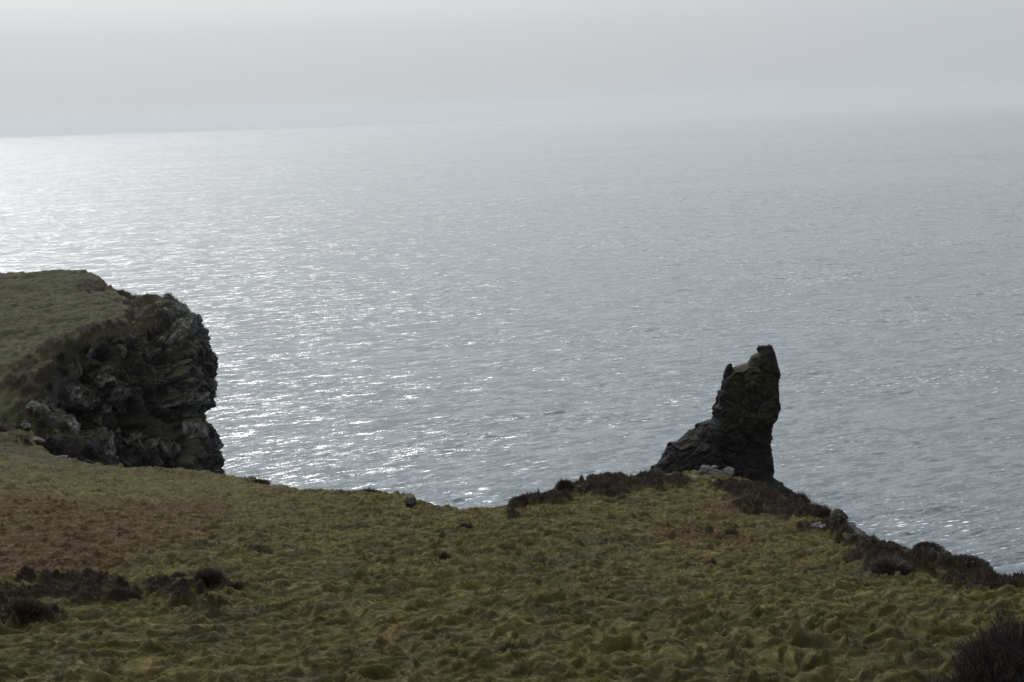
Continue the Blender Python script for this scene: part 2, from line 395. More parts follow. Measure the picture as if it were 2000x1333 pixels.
# ------------------------------------------------------------------ colours of the turf
C_green = np.array([.068, .072, .015]); C_olive = np.array([.124, .106, .027]); C_straw = np.array([.275, .222, .11])
C_brown = np.array([.11, .068, .030]); C_rust = np.array([.105, .056, .031]); C_heath = np.array([.030, .020, .016])
def turf_tint(x, y, hm, rm, tm):
    n = fbm(p2(x, y, .16, 20), 3)[:, None]; n2 = fbm(p2(x, y, .9, 21), 3)[:, None]
    c = C_green + (C_olive - C_green) * np.clip(.5 + 1.3 * n, 0, 1)
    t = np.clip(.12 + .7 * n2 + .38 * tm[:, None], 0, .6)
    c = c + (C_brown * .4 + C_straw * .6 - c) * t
    c = c * np.clip(.62 + .75 * tm, .62, 1.3)[:, None]        # shade painted between tussocks and light on their crests, over dead straw tops
    c = c + (np.array([.060, .052, .032]) - c) * np.clip(fbm(p2(x, y, .35, 71), 3) * 1.4 - .1, 0, .6)[:, None]
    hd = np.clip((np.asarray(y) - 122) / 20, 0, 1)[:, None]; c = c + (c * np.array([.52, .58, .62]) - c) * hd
    c = c + (C_rust - c) * np.clip(rm * .8, 0, .7)[:, None]
    return c
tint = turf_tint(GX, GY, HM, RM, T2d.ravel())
tint = tint + (C_heath - tint) * np.clip(HM * 1.3, 0, 1)[:, None]
rocky = np.clip((ldn - .6) * 1.2, 0, 1)
idx = np.arange(NR * NA).reshape(NR, NA)
q = np.stack([idx[:-1, :-1], idx[:-1, 1:], idx[1:, 1:], idx[1:, :-1]], -1).reshape(-1, 4)
keep = (GZ[q].max(1) > -H - 3.5) & ~((ldn[q].min(1) > 1.3) & (GY[q].min(1) > 131) & (GX[q].max(1) < -18))
q = q[keep]
used = np.unique(q); remap = np.full(NR * NA, -1); remap[used] = np.arange(len(used))
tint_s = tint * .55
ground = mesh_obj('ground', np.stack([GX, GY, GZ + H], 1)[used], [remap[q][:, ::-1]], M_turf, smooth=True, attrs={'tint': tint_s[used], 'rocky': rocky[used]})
tag(ground, kind='structure')

# ------------------------------------------------------------------ blades
def blades_geo(root, hgt, wid, lean, tint, bend=.55):
    """root (n,3), hgt (n), wid (n), lean (n,2) horizontal tip shift; 5 vertices each"""
    n = len(root); a = rng.random(n) * math.pi
    # mostly broadside so that tufts read
    sd = np.stack([np.cos(a), np.sin(a) * .6, np.zeros(n)], 1) * wid[:, None] * .5
    V = np.empty((n, 5, 3))
    V[:, 0] = root - sd; V[:, 1] = root + sd
    mid = root.copy(); mid[:, :2] += lean * .33; mid[:, 2] += hgt * bend
    V[:, 2] = mid + sd * .75; V[:, 3] = mid - sd * .75
    V[:, 4] = root; V[:, 4, :2] += lean; V[:, 4, 2] += hgt
    b = (np.arange(n) * 5)[:, None]
    return V.reshape(-1, 3), [b + np.array([[0, 1, 2, 3]]), b + np.array([[3, 2, 4]])], np.repeat(tint, 5, 0)

def scatter(n, r0, r1, p, amax):
    u = rng.random(n); e = 2 - p
    r = (r0 ** e + u * (r1 ** e - r0 ** e)) ** (1 / e)
    a = (rng.random(n) * 2 - 1) * math.radians(amax)
    return np.sin(a) * r, np.cos(a) * r, r

def make_grass(name, n, r0, r1, p, wmul, extra=1.0):
    x, y, r = scatter(n, r0, r1, p, 23)
    z, ld, hm, rm, tm = grid_at(x, y, GZ2, LD2, HM2, RM2, T2d)
    k = (ld < .9) & (rng.random(n) > hm * .85); x, y, r, z, ld, hm, rm, tm = [v[k] for v in (x, y, r, z, ld, hm, rm, tm)]
    n = len(x)
    clump = fbm(p2(x, y, 1.6, 33), 2)
    h = (.035 + .06 * rng.random(n) + .15 * tm * rng.random(n)) * (1 + .7 * clump) * extra
    # wind lays the grass over towards the viewer's left
    wdir = .5 * fbm(p2(x, y, .3, 40), 2)
    L = h * (.9 + .7 * rng.random(n)); h = h * .75
    an = math.radians(205) + wdir * 1.6 + rng.normal(size=n) * .32
    lean = np.stack([np.cos(an) * L, np.sin(an) * L], 1)
    w = (.006 + .008 * rng.random(n)) * wmul * np.clip(r / 48, .6, 4)
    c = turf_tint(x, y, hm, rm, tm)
    v = rng.random(n)[:, None]; up_ = (v[:, 0] > .95); h = np.where(up_, h * 1.5 + .03, h)
    fine = np.clip(1 + 2.9 * fbm(p2(x, y * .7, 4.6, 61), 3), .35, 2.1)
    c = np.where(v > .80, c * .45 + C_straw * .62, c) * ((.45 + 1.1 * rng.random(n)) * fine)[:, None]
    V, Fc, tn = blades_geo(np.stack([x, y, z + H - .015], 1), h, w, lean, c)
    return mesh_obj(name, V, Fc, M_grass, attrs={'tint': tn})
tag(make_grass('grass', 1500000, 27, 135, 1.45, 1.0), 'wind-combed tussocky olive and straw grass covering the near hillside', 'grass', kind='stuff')
tag(make_grass('headland_grass', 170000, 132, 262, 1.0, 1.1, 1.1), 'short grass on the far headland above the cliff', 'grass', kind='stuff')

def make_heather_cover(name, n, r0=30, r1=130, big=1.0):
    x, y, r = scatter(n * 7, r0, r1, 1.3, 23)
    z, ld, hm = grid_at(x, y, GZ2, LD2, HM2)
    k = (hm > .22) & (rng.random(len(x)) < hm * 1.4) & (ld < 1.8)
    x, y, r, z, hm = [v[k][:n] for v in (x, y, r, z, hm)]; n = len(x)
    h = (.06 + .15 * rng.random(n)) * (1 + .8 * fbm(p2(x, y, 2.2, 50), 2)) * np.where(x < -5, .8, 1.15) * big
    an = rng.random(n) * 2 * math.pi; L = h * .6 * rng.random(n)
    lean = np.stack([np.cos(an) * L, np.sin(an) * L], 1)
    w = (.012 + .02 * rng.random(n)) * np.clip(r / 55, .8, 2)
    c = C_heath * (.5 + 1.1 * rng.random(n))[:, None] * (1 + 1.2 * fbm(p2(x, y, 1.3, 81), 3))[:, None]
    k2 = rng.random(n) < .16; c[k2] = np.array([.10, .078, .05])
    k3 = rng.random(n) < .12; c[k3] = np.array([.055, .055, .018])
    V, Fc, tn = blades_geo(np.stack([x, y, z + H - .02], 1), h, w, lean, c, .6)
    return mesh_obj(name, V, Fc, M_heather, attrs={'tint': tn})
tag(make_heather_cover('heather', 200000), 'dark brown heather covering the slope in patches and along the brink', 'heather', kind='stuff')
tag(make_heather_cover('headland_heather', 60000, 132, 230, 1.5), 'dark heather on the lip of the far cliff', 'heather', kind='stuff')

# ------------------------------------------------------------------ cliff of the headland: a surface laid through surveyed points
def bez(G, nu, nv):
    """Catmull-Rom surface through grid G (cols, rows, 3)"""
    def cr(Q, n):
        m_ = Q.shape[0]; t = np.linspace(0, m_ - 1 - 1e-6, n); i = t.astype(int); f = (t - i).reshape(-1, *([1] * (Q.ndim - 1)))
        a = Q[np.clip(i - 1, 0, m_ - 1)]; b = Q[i]; c = Q[np.clip(i + 1, 0, m_ - 1)]; d = Q[np.clip(i + 2, 0, m_ - 1)]
        return .5 * (2 * b + (c - a) * f + (2 * a - 5 * b + 4 * c - d) * f ** 2 + (3 * b - a - 3 * c + d) * f ** 3)
    A = cr(G, nu); A = cr(A.transpose(1, 0, 2), nv).transpose(1, 0, 2); return A
cols_px = [
 [(72, 850, 143), (76, 870, 142), (80, 905, 140), (84, 990, 138)],
 [(78, 752, 151), (86, 800, 148), (92, 880, 145), (98, 990, 142)],
 [(110, 670, 158), (114, 755, 154), (110, 855, 150), (118, 990, 146)],
 [(205, 636, 164), (212, 735, 158.5), (220, 845, 155), (226, 990, 151)],
 [(285, 616, 171), (305, 716, 165), (312, 832, 160), (320, 990, 156)],
 [(326, 590, 185), (380, 664, 173), (374, 820, 167), (398, 990, 162)],
 [(326, 583, 194), (406, 686, 181), (403, 800, 176), (436, 990, 170)],
 [(282, 580, 202), (395, 705, 194), (392, 830, 188), (408, 990, 182)],
 [(230, 568, 210), (330, 700, 212), (350, 850, 208), (370, 990, 200)],
 [(168, 529, 227), (260, 690, 232), (300, 850, 228), (330, 990, 222)],
 [(0, 537, 240), (60, 690, 248), (100, 850, 246), (140, 990, 240)]]
caps = {4: (255, 632, 174), 5: (236, 606, 188), 6: (230, 588, 196), 7: (212, 576, 205), 8: (180, 560, 212), 9: (145, 536, 230), 10: (-10, 540, 243)}
G = np.zeros((len(cols_px), 6, 3))
for i, cpx in enumerate(cols_px):
    for j, p in enumerate(cpx): G[i, j + 1] = W(*p)
    if i < 5: G[i, 1] *= .976; G[i, 2] *= .988; G[i, 1, 2] -= .9
    if i < 4: G[i, 0] = G[i, 1] + np.array([-2.6, 4.5, -.9])
    else: G[i, 0] = W(*caps[i]) + np.array([0, 0, -1.0])
    G[i, 5] = G[i, 4] + (G[i, 4] - G[i, 3]) * .5; G[i, 5, 2] = -H - 5
NU, NV = 780, 620
t_ = np.linspace(0, 1, NV)
S = bez(G, NU, NV)
def surf_normals(S):
    du = np.gradient(S, axis=0); dv = np.gradient(S, axis=1); n = np.cross(dv, du); n /= np.linalg.norm(n, axis=2)[..., None] + 1e-9; return n
N = surf_normals(S)
N_flip = np.sign((N * np.array([.6, -.6, .2])).sum(2).mean()); N = N * N_flip
p = S.reshape(-1, 3)
warp = np.stack([perlin(p * .35 + 5), perlin(p * .35 + 50), perlin(p * .35 + 90)], 1)
f1, f2, ca = worley((p + warp * 1.5) * np.array([.30, .30, .17]))
g1, g2, cb_ = worley((p + warp * .8) * np.array([.8, .8, .5]) + 30)
h1, h2, cc_ = worley((p + warp * .3) * 2.1 + 70)
k1, k2_, ck = worley((p + warp * 2.5) * np.array([.15, .15, .10]) + 12)
disp = (ck - .5) * 2.4 - 1.5 * np.exp(-(k2_ - k1) * 9) + (ca - .45) * 1.9 - 1.1 * np.exp(-(f2 - f1) * 9) + (cb_ - .5) * 1.15 - .45 * np.exp(-(g2 - g1) * 10) + (cc_ - .5) * .42 + .35 * fbm(p * .8, 4)
disp = disp + 1.4 * perlin(p * .09 + 3)
pale_px = [(100, 820, 3.2), (150, 855, 3.0), (190, 780, 2.5), (130, 780, 2.5), (225, 875, 1.8), (330, 610, 4), (235, 800, 1.2), (280, 598, 4)]
pb = np.zeros(len(p))
for a_, b__, r_p in pale_px:
    dr = ray(a_, b__); dr = dr / np.linalg.norm(dr); al = p @ dr
    dd = np.linalg.norm(p - al[:, None] * dr, axis=1); pb = np.maximum(pb, np.clip(1.4 - dd / r_p, 0, 1))
U_ = np.repeat(np.linspace(0, 1, NU), NV); Tt = np.tile(t_, NU)
fade = np.clip((Tt - .06) / .2, .4, 1) * np.clip(U_ / .02, .35, 1) * np.clip((.86 - U_) / .1, .12, 1)
V = p + N.reshape(-1, 3) * (disp * fade)[:, None]
V[:, 2] += H - 3.0 * np.clip((U_ - .80) / .08, 0, 1)
idx = np.arange(NU * NV).reshape(NU, NV)
qs = np.stack([idx[:-1, :-1], idx[:-1, 1:], idx[1:, 1:], idx[1:, :-1]], -1).reshape(-1, 4)
if N_flip > 0: qs = qs[:, ::-1]
tag(mesh_obj('cliff', V, [qs], M_cliff, attrs={'lichened': np.clip(.7 * pb * np.clip((ca * .5 + cb_ * .5 - .38) * 5, 0, 1) + .5 * (cb_ > .86), 0, 1), 'mossy': np.clip(1.6 - Tt * 4 + 1.2 * fbm(p * .25, 3), 0, 1)}), 'grey lichened rock face dropping from the grassy headland to the sea', kind='structure')

def rock_mesh(name, mat, dims, seed, sub=90, cuts=20, detail=.17, parent=None):
    r_ = np.random.default_rng(seed)
    u = np.linspace(0, math.pi, sub); v = np.linspace(0, 2 * math.pi, sub * 2, endpoint=False)
    Uu, Vv = np.meshgrid(u, v, indexing='ij')
    D = np.stack([np.sin(Uu) * np.cos(Vv), np.sin(Uu) * np.sin(Vv), np.cos(Uu)], -1).reshape(-1, 3)
    rad = np.ones(len(D))
    for _ in range(cuts):
        n = r_.normal(size=3); n /= np.linalg.norm(n); o_ = r_.uniform(.62, .95)
        dn = D @ n; rad = np.where(dn > 1e-3, np.minimum(rad, o_ / np.maximum(dn, 1e-3)), rad)
    f1, f2, c = worley(D * 1.8 + seed * 3.1)
    rad = rad + detail * (c - .5) * 1.2 - detail * .8 * np.exp(-(f2 - f1) * 10) + detail * fbm(D * 3 + seed, 4)
    Vt = D * rad[:, None] * np.array(dims)
    n2 = sub * 2; idx = np.arange(sub * n2).reshape(sub, n2); jn = np.roll(idx, -1, 1)
    q = np.stack([idx[:-1], idx[1:], jn[1:], jn[:-1]], -1).reshape(-1, 4)
    return mesh_obj(name, Vt, [q], mat, parent=parent)
Vg = V.reshape(NU, NV, 3); Nd = surf_normals(Vg); Nd = Nd * np.sign((Nd * N).sum(2, keepdims=True)); nz = Nd[..., 2].ravel()
sel = np.where((Tt > .08) & (Tt < .62) & (nz > .30 + .9 * np.clip(Tt - .22, 0, 1)) & (fbm(p * .3 + 9, 3) + .35 - Tt > 0))[0]
sel = rng.choice(sel, 52000); rt = V[sel] + rng.normal(size=(len(sel), 3)) * .12
hh = .15 + .25 * rng.random(len(sel)); an = math.radians(205) + rng.normal(size=len(sel)) * .7
tn0 = np.where(rng.random(len(sel))[:, None] < .5, np.array([[.045, .040, .016]]), np.array([[.075, .055, .028]])) * (.6 + .7 * rng.random(len(sel)))[:, None]
Vb, Fb, tb = blades_geo(rt, hh, .03 + .04 * rng.random(len(sel)), np.stack([np.cos(an), np.sin(an)], 1) * hh[:, None], tn0)
tag(mesh_obj('ledge_grass', Vb, Fb, M_grass, attrs={'tint': tb}), 'rough dark grass hanging over the ledges of the cliff', 'grass', kind='stuff')

# ------------------------------------------------------------------ the rock pinnacle
left = [(1484, 676), (1480, 690), (1466, 697), (1458, 712), (1440, 718), (1428, 722), (1414, 735), (1408, 745), (1405, 765), (1400, 790), (1390, 800), (1391, 818), (1386, 826), (1366, 830), (1350, 855), (1334, 864), (1320, 872), (1303, 870), (1300, 880), (1292, 896), (1278, 905), (1268, 915), (1266, 935), (1255, 990), (1235, 1100), (1190, 1300)]
right = [(1506, 676), (1510, 680), (1513, 692), (1518, 715), (1523, 740), (1522, 760), (1521, 790), (1519, 815), (1510, 830), (1504, 845), (1505, 856), (1500, 862), (1504, 885), (1508, 905), (1510, 930), (1528, 945), (1545, 968), (1560, 985), (1590, 1010), (1640, 1090), (1760, 1300)]
DS = 150.0
def lv(curve, ys):
    c = np.array(curve, float); return np.interp(ys, c[:, 1] + np.arange(len(c)) * 1e-4, c[:, 0])
ys = np.concatenate([np.linspace(676, 1000, 420), np.linspace(1003, 1300, 90)])
Lx, Rx = lv(sorted(left, key=lambda a: a[1]), ys), lv(right, ys)
NS = 420; ang = np.linspace(0, 2 * math.pi, NS, endpoint=False)
SV = []
for k, yy in enumerate(ys):
    a = W(Lx[k], yy, DS); b_ = W(Rx[k], yy, DS); c = (a + b_) / 2; hw = abs(b_[0] - a[0]) / 2
    dw = np.interp(yy, [676, 690, 720, 800, 870, 940, 1000, 1300], [.5, 1.0, 1.8, 2.5, 3.3, 4.6, 6, 14])
    ring = np.stack([c[0] + hw * np.sign(np.cos(ang)) * np.abs(np.cos(ang)) ** .85, DS + dw * np.sign(np.sin(ang)) * np.abs(np.sin(ang)) ** .85,
                     c[2] + np.zeros(NS) + (b_[2] - a[2]) * np.cos(ang) * .5], 1)
    SV.append(ring)
SV = np.array(SV)
cen = SV.mean(1, keepdims=True); out_n = SV - cen; out_n /= np.linalg.norm(out_n, axis=2)[..., None] + 1e-9
Lo = np.clip((1420 - np.repeat(Lx, NS)) / 80, 0, 1)
SV = SV.reshape(-1, 3); SV[:, 2] += Lo * 1.1 * perlin(SV * np.array([.5, .5, .12]) + 8); p = SV
out_n = out_n.reshape(-1, 3)
f1, f2, ca = worley(p * np.array([.55, .55, .4]) + 11); g1, g2, cb_ = worley(p * np.array([1.6, 1.6, 1.2]) + 3)
f3, f4, cd_ = worley(p * 3.6 + 40)
disp = (ca - .5) * 1.05 - .42 * np.exp(-(f2 - f1) * 12) + (cb_ - .5) * .42 - .15 * np.exp(-(g2 - g1) * 10) + (cd_ - .5) * .2 + .5 * fbm(p * 1.1, 5)
sidef = np.abs(out_n[:, 0])
disp = disp * (1 - .62 * sidef) + .05
hwk = np.repeat((Rx - Lx) / 2 * DS / F, NS); disp = disp * np.clip(hwk / 2.5, .15, 1)
V = p + out_n * disp[:, None]; V[:, 2] += H
nring = len(ys); idx = np.arange(nring * NS).reshape(nring, NS)
jn = np.roll(idx, -1, 1)
qs = np.stack([idx[:-1], jn[:-1], jn[1:], idx[1:]], -1).reshape(-1, 4)[:, ::-1]
topc = len(V); V = np.concatenate([V, V[:NS].mean(0, keepdims=True) + [[0, 0, .05]]])
tri = np.stack([np.full(NS, topc), idx[0], jn[0]], 1)
mo = np.clip(1.5 - np.linalg.norm((V - (np.array(W(1472, 762, DS)) + [0, -2, H])) / np.array([2.6, 4, 4.2]), axis=1), 0, 1)
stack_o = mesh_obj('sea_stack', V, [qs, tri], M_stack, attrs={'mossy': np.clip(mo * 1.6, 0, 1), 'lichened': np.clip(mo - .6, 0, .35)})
sp_ = rock_mesh('rock_spur', M_stack, (.62, .7, 1.15), 61, parent=stack_o); sp_.location = Vector(W(1425, 732, DS - .2)) + Vector((0, 0, H)); sp_.rotation_euler = (0, .15, .4)
for qx, qy, dd, sd_ in ((1486, 682, (.42, .5, .5), 62), (1503, 682, (.4, .5, .55), 63)):
    sb_ = rock_mesh('summit_block', M_stack, dd, sd_, parent=stack_o); sb_.location = Vector(W(qx, qy, DS)) + Vector((0, 0, H))
tag(stack_o, 'tall dark leaning rock pinnacle with mossy top rising behind the brink of the hill', 'sea stack')

# ------------------------------------------------------------------ boulders
def put_rock(px, py, dims, seed, mat, label, name='boulder', y=None, rz=0, group=None, cat='rock', sink=.42, parts=None):
    """stands on the ground where the photograph shows its foot"""
    if y is None: x, y = hit(px, py)
    else: x = W(px, py, y)[0]
    o = rock_mesh(name, mat, dims, seed)
    z = W(px, py, y)[2] + H
    zg = ground_at(x, y) + H
    o.location = (x, y, max(zg - dims[2] * sink, z - dims[2]*.6) if False else zg + dims[2] * (1 - 2 * sink)); o.rotation_euler = (0, 0, rz)
    tag(o, label, cat, group)
    return o
pale = 'pale boulders at the foot of the pinnacle'
put_rock(1383, 932, (.82, .6, .62), 1, M_pale, 'largest pale lichen-covered boulder on the crest in front of the dark pinnacle', group=pale)
put_rock(1422, 932, (.62, .5, .5), 2, M_pale, 'rounded pale boulder just to the right of the largest one below the dark pinnacle', group=pale)
put_rock(1396, 947, (.52, .4, .2), 3, M_pale, 'low flat grey rock in the turf just below the two pale boulders on the crest', group=pale)
put_rock(1355, 938, (.4, .3, .16), 4, M_pale, 'small low pale rock in brown turf left of the pale crest boulders', group=pale)
put_rock(1285, 936, (.3, .25, .15), 5, M_pale, 'tiny pale rock on the heather where the left foot of the dark pinnacle begins', group=pale)
put_rock(1598, 1044, (.52, .42, .3), 6, M_pale, 'grey-white streaked rock showing through dark heather on the right-hand brink', sink=.25)
put_rock(1636, 1032, (.7, .8, .62), 7, M_dark, 'angular dark rock with pale flecks jutting over the sea on the right-hand brink', sink=.2)
for k_, (qx, qy, yy_, dm, lb) in enumerate([
    (66, 792, 145, (.9, .7, .5), 'pale stone at the top left of the broken rocks on the headland slope'),
    (88, 828, 143, (1.0, .7, .5), 'pale stone where the grass slope meets the left side of the cliff face'),
    (52, 842, 142, (.6, .5, .35), 'small grey stone in the grass left of the cliff face'),
    (72, 862, 140, (.8, .6, .4), 'low grey stone at the lower left corner of the cliff face'),
    (120, 905, 134, (.7, .5, .3), 'small pale stone on the turf edge below the cliff face')]):
    put_rock(qx, qy, dm, 70 + k_, M_pale, lb, y=yy_, group='stones beside the cliff face', rz=k_)
put_rock(803, 1000, (.42, .5, .5), 8, M_dark, 'smooth rounded black boulder at the lowest dip of the grassy brink', sink=.25)
put_rock(852, 1004, (.28, .25, .16), 9, M_dark, 'small black rock on the skyline right of the rounded black boulder', sink=.2)

for k_, (qx, qy, dm, lb) in enumerate([
    (1668, 1062, (.4, .35, .3), 'dark stone in the heather just below the angular rock jutting over the sea'),
    (1712, 1080, (.34, .3, .24), 'small dark stone to the left of the first rounded overhanging bush'),
    (1772, 1098, (.38, .3, .28), 'dark stone wedged between the two rounded overhanging bushes'),
    (1846, 1118, (.4, .3, .26), 'dark stone between the flat-topped bush and the long heather mound'),
    (1925, 1140, (.36, .3, .24), 'dark stone at the right end of the long heather mound on the brink'),
    (1170, 950, (.5, .4, .3), 'dark stone in the heather on the crest left of the pinnacle'),
    (1240, 940, (.45, .4, .26), 'dark stone on the crest close to the left foot of the pinnacle')]):
    put_rock(qx, qy, dm, 90 + k_, M_dark, lb, group='dark stones along the brink', rz=k_ * 1.3)

# ------------------------------------------------------------------ bushes
def bush_parts(root, dims, n, seed, hl=.22, w=.02, tone=C_heath, spiky=0.0, stalks=0, lump=.35):
    r_ = np.random.default_rng(seed)
    D = r_.normal(size=(n, 3)); D /= np.linalg.norm(D, axis=1)[:, None]; D[:, 2] = np.abs(D[:, 2]) * 1.0 - .12
    lum = 1 + lump * fbm(D * 2.2 + seed * 1.7, 3) * 1.6
    rad = lum * (.62 + .38 * r_.random(n) ** .4)
    root_p = D * rad[:, None] * np.array(dims)
    dirn = D + r_.normal(size=(n, 3)) * .45; dirn[:, 2] = np.abs(dirn[:, 2]) + .25; dirn /= np.linalg.norm(dirn, axis=1)[:, None]
    h = hl * (.5 + r_.random(n)) * (1 + spiky * (r_.random(n) > .93))
    ww = w * (.6 + .8 * r_.random(n))
    a = r_.random(n) * math.pi
    sd = np.stack([np.cos(a), np.sin(a), r_.normal(size=n) * .4], 1) * ww[:, None] * .5
    V = np.empty((n, 5, 3)); tip = root_p + dirn * h[:, None]; mid = root_p + dirn * h[:, None] * .5
    V[:, 0] = root_p - sd * .6; V[:, 1] = root_p + sd * .6; V[:, 2] = mid + sd; V[:, 3] = mid - sd; V[:, 4] = tip
    b = (np.arange(n) * 5)[:, None]
    c = np.array(tone) * (.5 + 1.0 * r_.random(n))[:, None]; k2 = r_.random(n) < .07; c[k2] = np.array([.085, .07, .052])
    mesh_obj('foliage', V.reshape(-1, 3), [b + np.array([[0, 1, 2, 3]]), b + np.array([[3, 2, 4]])], M_heather, parent=root, attrs={'tint': np.repeat(c, 5, 0)})
    # woody stems fanning up from the base
    ns = 26 + stalks; SVs, SF, off = [], [], 0
    for k in range(ns):
        d = r_.normal(size=3); d[2] = abs(d[2]) * .8 + .25; d /= np.linalg.norm(d)
        tp = d * np.array(dims) * (1.05 + (.35 if k >= 26 else 0)); base = np.array([d[0] * .1, d[1] * .1, -.1])
        m_ = (base + tp) / 2 + r_.normal(size=3) * .06
        for (p0, r0_), (p1, r1_) in (((base, .022), (m_, .014)), ((m_, .014), (tp, .006))):
            for q_ in range(5):
                an = q_ * 2 * math.pi / 5; e = np.array([math.cos(an), math.sin(an), 0])
                SVs.append(p0 + e * r0_); SVs.append(p1 + e * r1_)
            for q_ in range(5):
                a0 = off + q_ * 2; a1 = off + ((q_ + 1) % 5) * 2; SF.append((a0, a1, a1 + 1, a0 + 1))
            off += 10
    SVs = np.array(SVs)
    mesh_obj('stem', SVs, [np.array(SF)], M_heather, parent=root, attrs={'tint': np.tile([.02, .015, .012], (len(SVs), 1))})
def bush(px, py, dims, seed, label, name='heather_bush', cat='bush', n=2600, y=None, group=None, dz=0, **kw):
    if y is None: x, y = hit(px, py)
    else: x = W(px, py, y)[0]
    e = bpy.data.objects.new(name, None); col.objects.link(e); e.empty_display_size = .3
    e.location = (x, y, ground_at(x, y) + H + dz)
    tag(e, label, cat, group)
    bush_parts(e, dims, n, seed, **kw)
    return e
gb = 'heather bushes on the brink'
bush(910, 1043, (.48, .4, .42), 21, 'isolated dark rounded heather bush on the grass below the dip of the brink', hl=.14)
bush(868, 1108, (.2, .2, .26), 22, 'small upright reddish-brown heather clump on open grass below the isolated rounded bush', hl=.14, n=1500, tone=(.06, .036, .022))
bush(505, 948, (.85, .6, .28), 23, 'low ragged dark bush on the skyline just right of the cliff foot', 'gorse_bush', hl=.25, spiky=1.2, stalks=10, group=None)
bush(718, 964, (.95, .6, .3), 24, 'low dark bush capping the grassy bank on the skyline in mid brink', 'gorse_bush', hl=.22, spiky=1.0, stalks=6)
bush(1020, 992, (.7, .6, .55), 25, 'dark heather bush at the left end of the heathery crest above the dip', group=gb, hl=.18)
bush(1075, 976, (.9, .7, .4), 26, 'second dark heather bush up the crest from the dip', group=gb, hl=.18)
bush(1105, 968, (.5, .5, .35), 27, 'spiky thin-topped heather bush on the crest between two rounded dark bushes', group=gb, hl=.28, spiky=1)
bush(1560, 992, (.62, .5, .5), 28, 'ragged gorse bush standing against the sea at the right foot of the pinnacle', 'gorse_bush', hl=.28, spiky=.8, stalks=8)
bush(1590, 1012, (.9, .7, .62), 29, 'larger gorse bush with knobbly stalks against the sea right of the ragged one', 'gorse_bush', n=3600, hl=.22, spiky=1.4, stalks=14)
bush(1612, 1022, (.5, .5, .5), 30, 'small gorse bush directly above the jutting dark rock on the right-hand brink', 'gorse_bush', hl=.2, spiky=1)
bush(1738, 1085, (.62, .6, .5), 31, 'first of two rounded dark bushes overhanging the right-hand brink, nearer the pinnacle', group=gb, n=3600, hl=.09, lump=.2)
bush(1812, 1100, (.72, .6, .5), 32, 'second, flat-topped of two dark bushes overhanging the right-hand brink', group=gb, n=4200, hl=.08, lump=.15)
bush(1880, 1128, (1.1, .8, .5), 33, 'long smooth dark heather mound on the right-hand brink below the flat-topped bush', group=gb, n=6000, hl=.09, lump=.15)
bush(1955, 1146, (.6, .5, .28), 34, 'low wiry tuft of heather on the skyline near the right end of the brink', group=gb, hl=.2, spiky=1)
bush(1735, 1125, (.62, .5, .38), 35, 'greyish twiggy heather bush on the edge of the grass inside the right-hand brink', group=gb, tone=(.05, .042, .034), hl=.25, spiky=.6)
gl = 'heather bushes in the dark patch low on the left'
bush(185, 1160, (.48, .4, .24), 36, 'darkest rounded bush at the top of the heather patch low on the left', group=gl)
bush(410, 1168, (.45, .4, .24), 37, 'dark rounded bush on the right end of the lower left heather patch', group=gl)
bush(463, 1170, (.26, .26, .28), 38, 'small upright bush standing alone beyond the right end of the lower left heather patch', group=gl, n=1600)
bush(352, 1150, (.3, .3, .24), 39, 'small ragged bush at the upper right of the lower left heather patch', group=gl, n=1600)
bush(50, 1230, (.6, .45, .24), 40, 'broad black heather bush at the lower left corner of the left heather patch', group=gl)
bush(515, 1098, (.6, .4, .22), 41, 'low brown heather mound alone on the open grass left of centre', n=2400, tone=(.05, .038, .02))
# the big near bush in the lower right corner
by = 24.0; top = W(2045, 1185, by); bx = top[0]; gz = ground_at(bx, by); bh = top[2] - gz
e = bpy.data.objects.new('gorse_bush', None); col.objects.link(e); e.location = (bx, by, gz + H)
tag(e, 'big dark twiggy bush closest to the camera filling the lower right corner', 'bush')
bush_parts(e, (2.5, 1.5, bh / 1.12), 70000, 77, hl=.20, w=.012, tone=(.022, .016, .016), spiky=.6, stalks=0, lump=.3)

# ------------------------------------------------------------------ sea, far land, sky, haze
RS = 50000.0
ringr = [0, 400, 1500, 6000, 20000, RS]
V = [(0, 0, 0)]; Fq = []; Ft = []; K = 96
for r in ringr[1:]:
    for k in range(K):
        V.append((r * math.cos(2 * math.pi * k / K), r * math.sin(2 * math.pi * k / K), 0))
for k in range(K): Ft.append((0, 1 + k, 1 + (k + 1) % K))
for i in range(len(ringr) - 2):
    for k in range(K):
        a = 1 + i * K; Fq.append((a + k, a + K + k, a + K + (k + 1) % K, a + (k + 1) % K))
tag(mesh_obj('sea', V, [np.array(Ft), np.array(Fq)], M_sea), kind='structure')

def far_hill(pts, dist, depth):
    """ridge given as (azimuth deg, height m)"""
    a = np.linspace(pts[0][0], pts[-1][0], 200); h = np.interp(a, [q_[0] for q_ in pts], [q_[1] for q_ in pts])
    h = h * (1 + .18 * fbm(p2(a, a * 0, .9, dist * 1e-3), 4)); V = []; rows = 14
    for j in range(rows):
        t = j / (rows - 1); pr = math.sin(math.pi * t) ** .8
        d = dist + depth * (t - .5)
        for k in range(200):
            az_ = math.radians(a[k]); V.append((math.sin(az_) * d, math.cos(az_) * d, h[k] * pr * (1 + .1 * math.sin(k * .7 + j)) - 3))
    idx = np.arange(rows * 200).reshape(rows, 200)
    q = np.stack([idx[:-1, :-1], idx[:-1, 1:], idx[1:, 1:], idx[1:, :-1]], -1).reshape(-1, 4)
    o = mesh_obj('hills', np.array(V), [q], M_far, smooth=True); tag(o, kind='structure')
far_hill([(-14, 0), (-12, 40), (-9.5, 60), (-7, 35), (-4, 25), (0, 55), (2, 45), (5, 20), (7, 0)], 43000, 5000)

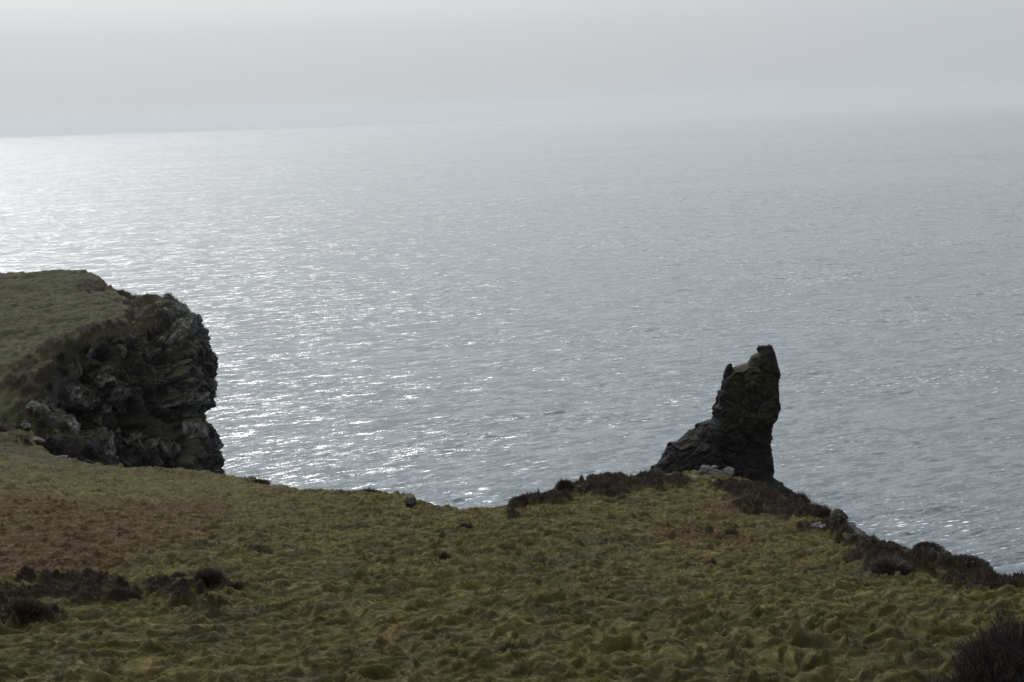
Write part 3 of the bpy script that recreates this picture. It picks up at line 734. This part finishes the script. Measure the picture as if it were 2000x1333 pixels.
HZ = 3e-5
m, nt = new_mat('haze'); g = NT(nt)
v = g.n('ShaderNodeVolumePrincipled'); v.inputs['Color'].default_value = (.56, .575, .59, 1); v.inputs['Density'].default_value = HZ; v.inputs['Anisotropy'].default_value = .3
o = g.n('ShaderNodeOutputMaterial'); g.l(v.outputs[0], o.inputs['Volume']); M_haze = m
s = RS + 800; zt = 600.
V = [(x, y, z) for x in (-s, s) for y in (-s, s) for z in (-6, zt)]
Fh = [(0, 1, 3, 2), (4, 6, 7, 5), (0, 4, 5, 1), (2, 3, 7, 6), (0, 2, 6, 4), (1, 5, 7, 3)]
tag(mesh_obj('haze', V, [np.array(Fh)], M_haze), kind='stuff')

SUN_EL = math.radians(35); SUN_AZ = math.radians(-25)   # azimuth from +Y, negative to the left
sd = Vector((math.sin(SUN_AZ) * math.cos(SUN_EL), math.cos(SUN_AZ) * math.cos(SUN_EL), math.sin(SUN_EL)))
sl = bpy.data.lights.new('sun', 'SUN'); sl.energy = 2.1; sl.angle = math.radians(8); sl.color = (1, .965, .92)
so = bpy.data.objects.new('sun', sl); col.objects.link(so); so.rotation_euler = sd.to_track_quat('Z', 'Y').to_euler()

w = bpy.data.worlds.new('World'); scene.world = w; w.use_nodes = True; nt = w.node_tree; nt.nodes.clear(); g = NT(nt)
sky = g.n('ShaderNodeTexSky', sky_type='NISHITA', sun_disc=False, sun_elevation=SUN_EL, sun_rotation=SUN_AZ, altitude=100, air_density=1.0, dust_density=4.0, ozone_density=1.0)
hs = g.n('ShaderNodeHueSaturation'); hs.inputs['Saturation'].default_value = .35; g.l(sky.outputs[0], hs.inputs['Color'])
tc = g.n('ShaderNodeTexCoord')
mp = g.n('ShaderNodeMapping'); g.l(tc.outputs['Generated'], mp.inputs[0]); mp.inputs['Scale'].default_value = (1, 1, 3.5)
cl = g.noise(mp.outputs[0], 1.8, 4, .5)
dt = g.n('ShaderNodeVectorMath', operation='DOT_PRODUCT'); g.l(tc.outputs['Generated'], dt.inputs[0]); dt.inputs[1].default_value = tuple(sd)
veil = g.mix(g.maprange(g.math('ADD', dt.outputs['Value'], g.math('MULTIPLY', g.math('SUBTRACT', cl, .5), .35)), .45, .85), (4.1, 4.4, 4.88), (5.1, 5.32, 5.43))
sx = g.n('ShaderNodeSeparateXYZ'); g.l(tc.outputs['Generated'], sx.inputs[0])
glow = g.math('POWER', g.math('MAXIMUM', dt.outputs['Value'], 0.0), 3.0)      # thin cloud lit round the hidden sun
glow = g.math('MULTIPLY', glow, g.maprange(sx.outputs[2], .06, .42))
lum = g.math('ADD', g.math('ADD', 1.0, g.math('MULTIPLY', g.math('MAXIMUM', sx.outputs[2], 0.0), 2.8)), g.math('MULTIPLY', glow, 3.6))
lum = g.math('MULTIPLY', lum, g.maprange(dt.outputs['Value'], -.6, .5, .38, 1.0))      # the cloud away from the sun is dull
veil = g.vmath('SCALE', veil, lum)
mx = g.mix(.93, hs.outputs[0], veil)
bg = g.n('ShaderNodeBackground'); g.l(mx, bg.inputs[0]); bg.inputs[1].default_value = .1
o = g.n('ShaderNodeOutputWorld'); g.l(bg.outputs[0], o.inputs[0])

scene.view_settings.view_transform = 'Standard'; scene.view_settings.look = 'None'; scene.view_settings.exposure = 0; scene.view_settings.gamma = 1
scene.view_settings.use_curve_mapping = False
scene.render.engine = 'CYCLES'
scene.cycles.volume_bounces = 1; scene.cycles.max_bounces = 6; scene.cycles.volume_max_steps = 64
scene.cycles.use_denoising = True; scene.cycles.denoising_prefilter = 'ACCURATE'
scene.cycles.sample_clamp_direct = 8
scene.cycles.sample_clamp_indirect = 6
